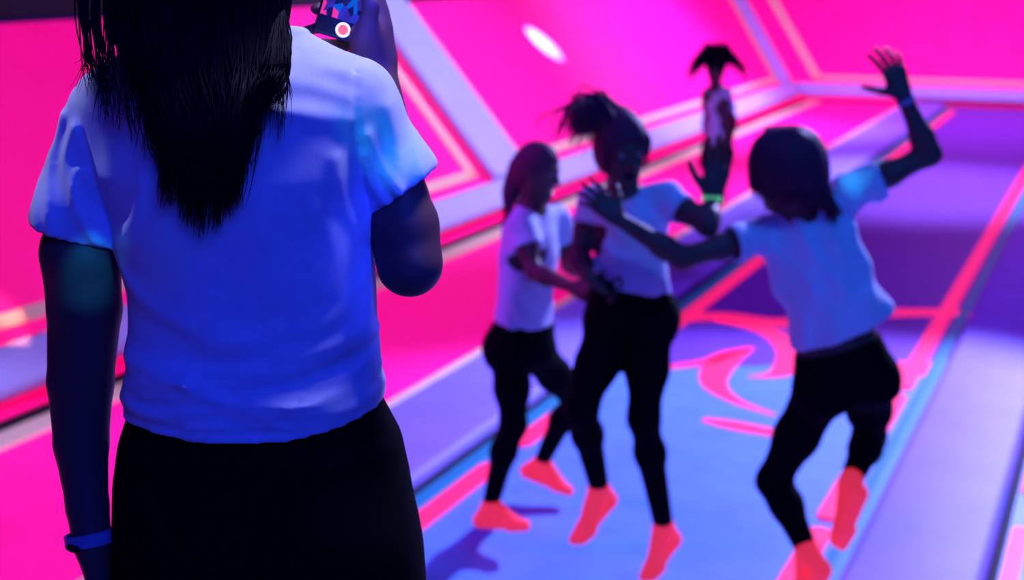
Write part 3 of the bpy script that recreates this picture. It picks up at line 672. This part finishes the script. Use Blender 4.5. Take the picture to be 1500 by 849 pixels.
# the phone in her hand: screen towards her, recording
pc = P_(509, 4, 0.); upv = unit(P_(523, -40) - P_(500, 40)); nrm = unit(_O - pc + V(-.10, 0, 0)); upv = unit(upv - nrm * (upv @ nrm)); rt = np.cross(upv, nrm)
PHM = Matrix(((rt[0], upv[0], nrm[0], pc[0]), (rt[1], upv[1], nrm[1], pc[1]), (rt[2], upv[2], nrm[2], pc[2]), (0, 0, 0, 1)))
ph = thing('smartphone', 'smartphone held up in the hand of the woman in front, camera screen on', 'phone', PHM)
HW, HH = .0315, .072; yb = -.046        # yb: local height of the lower edge
rounded_box('case', M_CASE, (-HW, yb, -.0075), (HW, yb + 2 * HH, .0), .003, PHM, ph)
def screen_mat():
    m = bpy.data.materials.new('phone_screen'); m.use_nodes = True; nt = m.node_tree; b = nt.nodes['Principled BSDF']
    b.inputs['Base Color'].default_value = (.01, .01, .02, 1); b.inputs['Roughness'].default_value = .15
    tc = nt.nodes.new('ShaderNodeTexCoord'); mp = nt.nodes.new('ShaderNodeMapping'); mp.inputs['Rotation'].default_value = (0, 0, .5); mp.inputs['Scale'].default_value = (120, 85, 1)
    vo = nt.nodes.new('ShaderNodeTexVoronoi'); vo.inputs['Scale'].default_value = 1.; r = nt.nodes.new('ShaderNodeValToRGB'); r.color_ramp.interpolation = 'CONSTANT'
    cols = [(0, (.005, .005, .05)), (.18, (.02, .03, .5)), (.38, (.0, .10, .65)), (.52, (.9, .03, .3)), (.64, (.01, .01, .08)), (.78, (.45, .45, .9)), (.86, (.03, .02, .3))]
    for i, (p, c) in enumerate(cols):
        e = r.color_ramp.elements[i] if i < 2 else r.color_ramp.elements.new(p)
        e.position = p; e.color = (*c, 1)
    sx = nt.nodes.new('ShaderNodeSeparateColor'); nt.links.new(tc.outputs['Object'], mp.inputs['Vector']); nt.links.new(mp.outputs['Vector'], vo.inputs['Vector'])
    nt.links.new(vo.outputs['Color'], sx.inputs['Color']); nt.links.new(sx.outputs['Red'], r.inputs['Fac']); nt.links.new(r.outputs['Color'], b.inputs['Emission Color']); b.inputs['Emission Strength'].default_value = 1.
    return m
scr = rounded_box('screen', screen_mat(), (-HW + .003, yb + .004, -.0005), (HW - .003, yb + 2 * HH - .004, .0006), 0, PHM, ph)
M_UIW = mat('screen_white', (.8, .8, .9), .3, (.85, .85, 1.), .9); M_UIR = mat('screen_red', (.8, .1, .05), .3, (1., .12, .05), .9); M_UID = mat('screen_bar', (.005, .005, .01), .3)
rounded_box('control_strip', M_UID, (-HW + .003, yb + .004, .0006), (HW - .003, yb + .024, .0008), 0, PHM, scr).matrix_basis = Matrix.Identity(4)
def disc(name, m, cx, cy, rx, ry, z, par):
    bm = bmesh.new(); bmesh.ops.create_cone(bm, cap_ends=True, segments=40, radius1=1, radius2=1, depth=1)
    for v in bm.verts: v.co = Vector((cx + v.co.x * rx, cy + v.co.y * ry, z + v.co.z * .0003))
    me = bpy.data.meshes.new(name); bm.to_mesh(me); bm.free(); me.materials.append(m); o = bpy.data.objects.new(name, me); C.objects.link(o); o.parent = par; o.matrix_basis = Matrix.Identity(4)
disc('record_button_ring', M_UIW, .004, yb + .013, .0092, .0092, .001, scr); disc('record_button', M_UIR, .004, yb + .013, .0062, .0062, .0014, scr)

# ------------------------------------------------------------------ dancers
def mk(Y0, pts): return {k: PY(v[0], v[1], Y0 + (v[2] if len(v) > 2 else 0)) for k, v in pts.items()}
def folds(a, fx, fz, ph=0.): return lambda X, Y, Z: a * np.sin(X * fx + Z * 9 + 2 * np.sin(Z * 13 + ph)) * np.sin(Z * fz + Y * 11 + 2 * np.sin(X * 17 + ph))
SH = [(.10, .160, .118), (.30, .150, .112), (.48, .146, .112), (.68, .156, .122), (.84, .160, .110), (.95, .118, .080), (1.0, .068, .06)]
# A: left of the trio, ponytail, leaning to the right
YA, YB, YC = 5.42, 4.80, 4.66
JA = mk(YA, dict(head=(789, 248), neck=(779, 304), RS=(764, 330, -.10), LS=(815, 322, .12), RE=(783, 398, -.20), RW=(838, 420, -.36), LE=(835, 388, .16), LW=(862, 402, -.05),
    pelvis=(764, 508), RH=(748, 515, -.03), LH=(782, 512, .05), RK=(752, 622, -.06), RA=(718, 740, -.02), RHe=(704, 762, .02), RT=(772, 769, -.12),
    LK=(842, 585, .30), LA=(793, 676, .48), LHe=(772, 690, .50), LT=(836, 719, .40)))
JA.update(base=V(JA['pelvis'][0], YA, 0), face=V(.85, -.42, -.22), crown=V(.05, 0, 1), hs=1.0, mouth=.3, backR=V(-.8, .3, 0), backL=V(-.8, .3, 0))
topA, I = person('person with a dark ponytail, leftmost of the three dancers, in white t-shirt and black leggings', JA, .87, shirt=dict(rows=SH, hem=.17, warp=folds(.006, 40, 28), sleeve=.48),
    hands=[hand_prims(JA['RW'], JA['RW'] - JA['RE'], V(.2, .8, -.3), V(.3, .2, 1), (.35, .4, .4, .45), .08, .3, .93), hand_prims(JA['LW'], JA['LW'] - JA['LE'] + V(.05, 0, 0), V(0, -.5, -.6), V(0, 0, 1), (.4, .4, .4, .4), .08, .3, .93)])
q = I['q']; tail = bez([q(0, -.10, .02), PY(752, 268, YA + .05), PY(746, 290, YA + .02), PY(745, 318, YA)], 8)
st_ = [(bez([q(rng.normal(0, .012), -.10, .02 + rng.normal(0, .012)), PY(754 + rng.normal(0, 3), 262, YA + .05), PY(748 + rng.normal(0, 5), 288, YA + .02), PY(745 + rng.normal(0, 6), 318 + rng.normal(0, 8), YA)], 10), .005, .0012) for _ in range(60)]
hair_cap(topA, q, I['hs'], M_HAIR2, [cone(tail[i], tail[i + 1], [.020, .028, .030, .028, .024, .018, .010][i], [.028, .030, .028, .024, .018, .010, .006][i]) for i in range(7)], .010, strands=st_)

# B: in the middle, facing us, left hand raised, hair flying
JB = mk(YB, dict(head=(911, 218), neck=(917, 284), RS=(870, 296, .05), LS=(975, 290, -.03), RE=(846, 376, -.02), RW=(864, 408, -.13), LE=(1036, 330, -.16), LW=(1043, 292, -.06),
    pelvis=(925, 470), RH=(893, 476, .02), LH=(953, 470, -.02), RK=(852, 598, -.12), RA=(878, 714, .06), RHe=(891, 732, .12), RT=(845, 792, .0),
    LK=(943, 612, -.10), LA=(972, 770, .06), LHe=(985, 790, .12), LT=(948, 846, .0)))
JB.update(base=V(JB['pelvis'][0], YB, 0), face=V(.30, -.92, -.18), crown=V(.02, -.1, 1), hs=1.06, mouth=.5, backR=V(0, 1, 0), backL=V(0, 1, 0))
topB, I = person('laughing person between the two other dancers, ponytail flying, green band on raised wrist', JB, .92, shirt=dict(rows=[(.20, .150, .115), (.36, .150, .115)] + SH[2:], hem=.27, warp=folds(.007, 36, 30, 1.), sleeve=.45, hemtilt=V(.25, 0, 0)),
    hands=[hand_prims(JB['LW'], V(.16, .06, 1), V(-.2, -1, .1), V(-1, 0, 0), (.12, .14, .16, .2), .06, .3, 1.2, .6), hand_prims(JB['RW'], V(.8, .15, -.45), V(.1, .6, -.7), V(.2, -.3, 1), (.5, .5, .5, .5), .05, .3, .84)], waist=.30)
ring('wristband', JB['LW'] + V(0, 0, .004), V(.04, .05, 1), .032, .011, .003, topB, M_BANDG)
q = I['q']; st_ = []
for i in range(240):
    th_ = rng.uniform(-1, 1); r0 = q(-.02 * th_, -.085, .085) + rng.normal(0, .010, 3)
    e = PY(858 + rng.normal(0, 15), 166 + rng.normal(0, 14), YB + .06 + rng.normal(0, .05)); e2 = e + V(-.02, 0, -.05) * rng.uniform(.3, 1.6)
    st_.append((bez([r0, PY(880 + rng.normal(0, 5), 150 + rng.normal(0, 6), YB + .05 + rng.normal(0, .03)), e, e2], 11), .0042, .001))
for i in range(120):
    a = rng.uniform(-1, 1); st_.append((bez([q(.02 * a, .0, .118), q(.07 * a, .055, .085 - .02 * abs(a)), q(.085 * a, .05, .02), q(.085 * a, .035 + rng.normal(0, .01), -.05 + rng.normal(0, .025))], 10), .0036, .001))
hair_cap(topB, q, I['hs'], M_HAIR2, [cone(q(0, -.06, .09), PY(878, 158, YB + .05), .046, .044), cone(PY(878, 158, YB + .05), PY(860, 165, YB + .06), .044, .050), cone(PY(860, 165, YB + .06), PY(852, 186, YB + .06), .050, .030)], .020, strands=st_)
# bow of the waistband string
kp = PY(893, 418, YB - .135); tubes('drawstring', [(bez([kp, kp + V(-.035, 0, .03), kp + V(-.045, -.005, -.005), kp], 10), .005, .004), (bez([kp, kp + V(.03, 0, .03), kp + V(.04, -.005, -.005), kp], 10), .005, .004),
    (bez([kp, kp + V(-.012, -.01, -.06), kp + V(-.02, 0, -.13)], 10), .004, .004), (bez([kp, kp + V(.02, -.01, -.06), kp + V(.035, 0, -.15)], 10), .004, .004)], topB, M_LEG, 6)

# C: right, seen from behind, both arms out, mid jump
JC = mk(YC, dict(head=(1148, 250, -.02), neck=(1178, 308), LS=(1112, 345, .0), RS=(1246, 282, .02), LE=(1000, 378, -.10), LW=(908, 322, -.12), RE=(1362, 226, .02), RW=(1324, 142, .0),
    pelvis=(1238, 556), LH=(1203, 570, .0), RH=(1272, 556, .03), LK=(1132, 704, .12), LA=(1182, 806, -.05), LHe=(1203, 836, -.14), LT=(1170, 905, -.02),
    RK=(1274, 640, .26), RA=(1246, 704, -.06), RHe=(1256, 724, -.12), RT=(1228, 797, -.06)))
JC.update(base=V(JC['pelvis'][0], YC, 0), face=V(-.42, .88, -.10), crown=V(-.12, 0, 1), hs=1.14, backL=V(.6, -.7, 0), backR=V(.3, -.3, .8))
def warpC(X, Y, Z): return folds(.010, 38, 20, 2.)(X, Y, Z) + .006 * np.sin(X * 62 + 14 * Z + 2.2 * np.sin(Z * 8))
topC, I = person('person seen from behind on the right, mid jump with both arms out, long brown hair', JC, .98, shirt=dict(rows=[(.12, .158, .130, .0, .0), (.22, .178, .142, .03, -.01), (.36, .186, .145, .04, -.01), (.50, .165, .132, .018, 0), (.68, .162, .122, 0, 0), (.84, .162, .110), (.95, .120, .080), (1.0, .068, .06)],
    hem=.28, warp=warpC, sleeve=.38, cuff=.066, hemtilt=V(-.12, 0, 0)),
    hands=[hand_prims(JC['LW'], V(-.7, .12, .62), V(-.1, .9, -.3), V(.2, .3, .9), (.25, .3, .3, .3), .12, .25, 1.), hand_prims(JC['RW'], V(-.42, .05, 1), V(-.25, 1, 0), V(-1, 0, -.2), (.22, .28, .3, .3), .16, .2, 1.05, 1.0)], waist=.22)
ring('wristband', JC['RW'] + unit(JC['RE'] - JC['RW']) * .012, JC['RE'] - JC['RW'], .0285, .010, .003, topC, M_BAND)
q = I['q']; st_ = []
for i in range(620):
    v = rng.uniform(0, 1); a = -1.75 + 3.5 * v; dpt = -.105 - rng.uniform(0, .02)
    r0 = q(rng.normal(0, .01), -.01 + rng.normal(0, .02), .128); m0 = q(.074 * math.sin(a), -.012 - .080 * math.cos(a), .112); rr = rng.uniform(0, .014); m1 = q((.100 + rr) * math.sin(a), -.012 - (.110 + rr) * math.cos(a), .055); m2 = q((.106 + rr) * math.sin(a), -.012 - (.116 + rr) * math.cos(a), -.03)
    ex = np.interp(v, [0, .25, .5, .75, 1], [1100, 1126, 1165, 1208, 1228]) + rng.normal(0, 4); ey = np.interp(v, [0, .3, .7, 1], [270, 288, 298, 310]) + rng.normal(0, 9)
    st_.append((bez([r0, m0, m1, m2, PY(ex, ey, YC - .15 + .04 * abs(a) + rng.normal(0, .012))], 12), .0045, .0012))
hair_cap(topC, q, I['hs'], M_HAIR2, [cone(q(.01, -.05, -.02), PY(1172, 268, YC - .06), .070, .050)], .020, strands=st_)

# D: far back, jumping, hair flying up
JD = mk(10.2, dict(head=(1048, 104), neck=(1049, 127), LS=(1037, 139, .05), RS=(1063, 139, -.04), LE=(1034, 180, .16), LW=(1038, 212, .20), RE=(1074, 176, .14), RW=(1070, 208, .16),
    pelvis=(1050, 232), LH=(1044, 238, .02), RH=(1056, 238, -.02), LK=(1044, 290, -.16), LA=(1046, 270, .22), LHe=(1046, 268, .27), LT=(1045, 292, .34),
    RK=(1052, 292, -.16), RA=(1053, 272, .22), RHe=(1053, 270, .27), RT=(1052, 294, .34)))
JD.update(base=V(JD['pelvis'][0], 10.2, 0), face=V(-.2, -.9, .1), crown=V(0, -.1, 1), hs=.95, backL=V(0, .2, -1), backR=V(0, .2, -1))
SD = [(r[0], r[1] * .78, r[2] * .9) for r in SH]
topD, I = person('small person jumping far behind the raised hand, dark hair flying upwards', JD, .72, h=.008, shirt=dict(rows=SD, hem=.04, warp=folds(.005, 50, 40), sleeve=.5),
    hands=[hand_prims(JD['LW'], V(0, 0, -1), V(1, 0, 0), V(0, -1, 0), (.3, .3, .3, .3), .05, .2, .8), hand_prims(JD['RW'], V(.1, -.4, -.6), V(-1, 0, 0), V(0, -1, 0), (.3, .3, .3, .3), .05, .2, .8)])
q = I['q']; st_ = []
for i in range(260):
    s_ = rng.uniform(-1, 1); r0 = q(rng.normal(0, .03), rng.normal(0, .03), .09)
    e = PY(1050 + 34 * s_ + rng.normal(0, 3), 76 + 22 * s_ * s_ + rng.normal(0, 5), 10.2 + rng.normal(0, .06)); e2 = e + V(.05 * s_, 0, -.06 * abs(s_))
    st_.append((bez([r0, PY(1050 + 16 * s_, 72 + rng.normal(0, 4), 10.2), e, e2], 9), .007, .002))
hair_cap(topD, q, I['hs'], M_HAIR, [cone(q(0, 0, .06), PY(1051, 82, 10.2), .07, .055), cone(PY(1051, 80, 10.2), PY(1026, 92, 10.2), .045, .02), cone(PY(1053, 80, 10.2), PY(1078, 94, 10.2), .045, .018)], .014, strands=st_)


# ------------------------------------------------------------------ light
def lamp(kind, name, loc, tgt, col, power, size=.5, angle=60, blend=.3):
    ld = bpy.data.lights.new(name, kind); ld.color = col; ld.energy = power
    if kind == 'AREA': ld.size = size
    else: ld.shadow_soft_size = size
    if kind == 'SPOT': ld.spot_size = math.radians(angle); ld.spot_blend = blend
    o = bpy.data.objects.new(name, ld); C.objects.link(o); o.location = loc
    o.rotation_euler = (Vector(tgt) - Vector(loc)).to_track_quat('-Z', 'Y').to_euler()
    return o
w = bpy.data.worlds.new('hall_dark'); bpy.context.scene.world = w; w.use_nodes = True
bg = w.node_tree.nodes['Background']; bg.inputs[0].default_value = (.02, .03, 1, 1); bg.inputs[1].default_value = .10
lamp('SPOT', 'stage_spot', L(.6, 13.5, 5.6), L(-2.0, 5.0, 0), (.36, .38, 1.), 9600, .10, 37, .5)
lamp('SPOT', 'near_spot', V(1.0, 2.45, 5.6), V(-.15, 1.65, 2.0), (.62, .60, 1.), 900, .5, 22, .5)
lamp('SPOT', 'blue_spot', L(-1.2, 5.0, 5.8), L(-1.5, 5.0, 0), (.10, .14, 1.), 160, .5, 84, .7)
lamp('SPOT', 'far_spot', L(-1.2, 15.4, 5.8), L(-2.0, 15.2, 0), (.52, .50, 1.), 3400, .3, 50, .9)
lamp('AREA', 'black_light', L(-1.0, 10.0, 5.8), L(-1.8, 10.0, 0), (.22, .05, 1.), 150, 2.5)
lamp('AREA', 'black_light', L(-1.2, 20.5, 5.6), L(-1.4, 20.5, 0), (.62, .15, 1.), 260, 2.0)
lamp('SPOT', 'violet_fill', L(-4.6, 3.9, 3.6), L(-2.1, 5.6, .9), (.55, .04, 1.), 380, .3, 46, .7)  # added fill on the dancers, like bounce from the pink wall
lamp('AREA', 'blue_fill', V(.8, -1.6, 4.0), V(-.3, 1.65, 1.8), (.02, .055, 1.), 92, 1.6)  # unseen fill that keeps the camera-facing side blue
lamp('SPOT', 'blue_fill', V(2.2, 1.0, 5.2), V(.75, 4.8, 1.0), (.02, .22, 1.), 420, .3, 34, .6)  # added fill that turns the dancers bluer
for u, e in ((7.5, 600), (13, 2500), (19.5, 3200)): lamp('SPOT', 'wall_fill', L(-1.6, u, 5.7), L(-6.1, u, .9), (.46, .47, 1.), e, .4, 66, .7)  # added lamps that brighten the left wall and its bars
lamp('AREA', 'wall_fill', L(-3, 20.5, 5.7), L(-3, 25.2, 1.0), (.55, .25, 1.), 520, 1.2)  # added lamp that shifts the far wall to magenta
lamp('SPOT', 'violet_fill', L(.4, 5.6, 5.6), PY(1050, 175, 10.2), (.50, .32, 1.), 420, .2, 11, .6)  # added only to brighten the far jumper's shirt
# narrow disco beams, some only added fills
def beam(loc, tgt, col, power, rad, blend=.5):
    dist = (Vector(tgt) - Vector(loc)).length
    lamp('SPOT', 'narrow_beam', loc, tgt, col, power, .01, math.degrees(2 * math.atan(rad / dist)), blend)
beam(V(-1.6, -1.2, 4.4), W_(588, 228, -.03), (.02, .70, 1.), 260, .05, .9)
beam(V(1.0, -1.4, 4.2), W_(128, 408, -.03), (.01, .45, 1.), 700, .034, .6)
beam(V(1.2, -1.4, 4.6), W_(240, 370, -.1), (.02, .5, 1.), 12, .03, .9)
beam(V(1.0, 1.0, 5.2), PY(1252, 262, YC - .03), (.02, .75, 1.), 450, .06, .9)
beam(V(-1.9, 2.3, 4.9), W_(92, 205, -.01), (.6, .6, 1.), 300, .085, .5)
beam(V(1.5, -.3, 3.2), W_(600, 360), (.02, .05, 1.), 190, .14, .9)  # added blue fill for her right arm
beam(V(.4, -.9, 3.4), P_(540, 45), (.04, .05, 1.), 1500, .075, .8)  # added blue fill for the hand with the phone
_c = np.array(WL)[:3, 3] + np.array(WL)[:3, 0] * 15.91 + np.array(WL)[:3, 1] * 1.84
beam(_c + np.array(WL)[:3, 2] * 2.2 + np.array(WL)[:3, 1] * 2.0 - np.array(WL)[:3, 0] * 2.2, _c, (1., 1., .25), 90000, .22, .9)
for q_, e_ in (((8, 450), 900), ((16, 525), 900)):  # added red lamps standing in for a glow on the left wall
    a_ = on_wall(WL, *q_); a_ = np.array(WL)[:3, 3] + np.array(WL)[:3, 0] * a_[0] + np.array(WL)[:3, 1] * a_[1]
    beam(a_ + np.array(WL)[:3, 2] * 1.6 + np.array(WL)[:3, 1] * 1.8, a_, (1., .28, .2), e_ * .9, .13, .9)

sc = bpy.context.scene
sc.view_settings.view_transform = 'Standard'; sc.view_settings.look = 'None'; sc.view_settings.gamma = 1; sc.view_settings.use_curve_mapping = False
sc.view_settings.exposure = 0
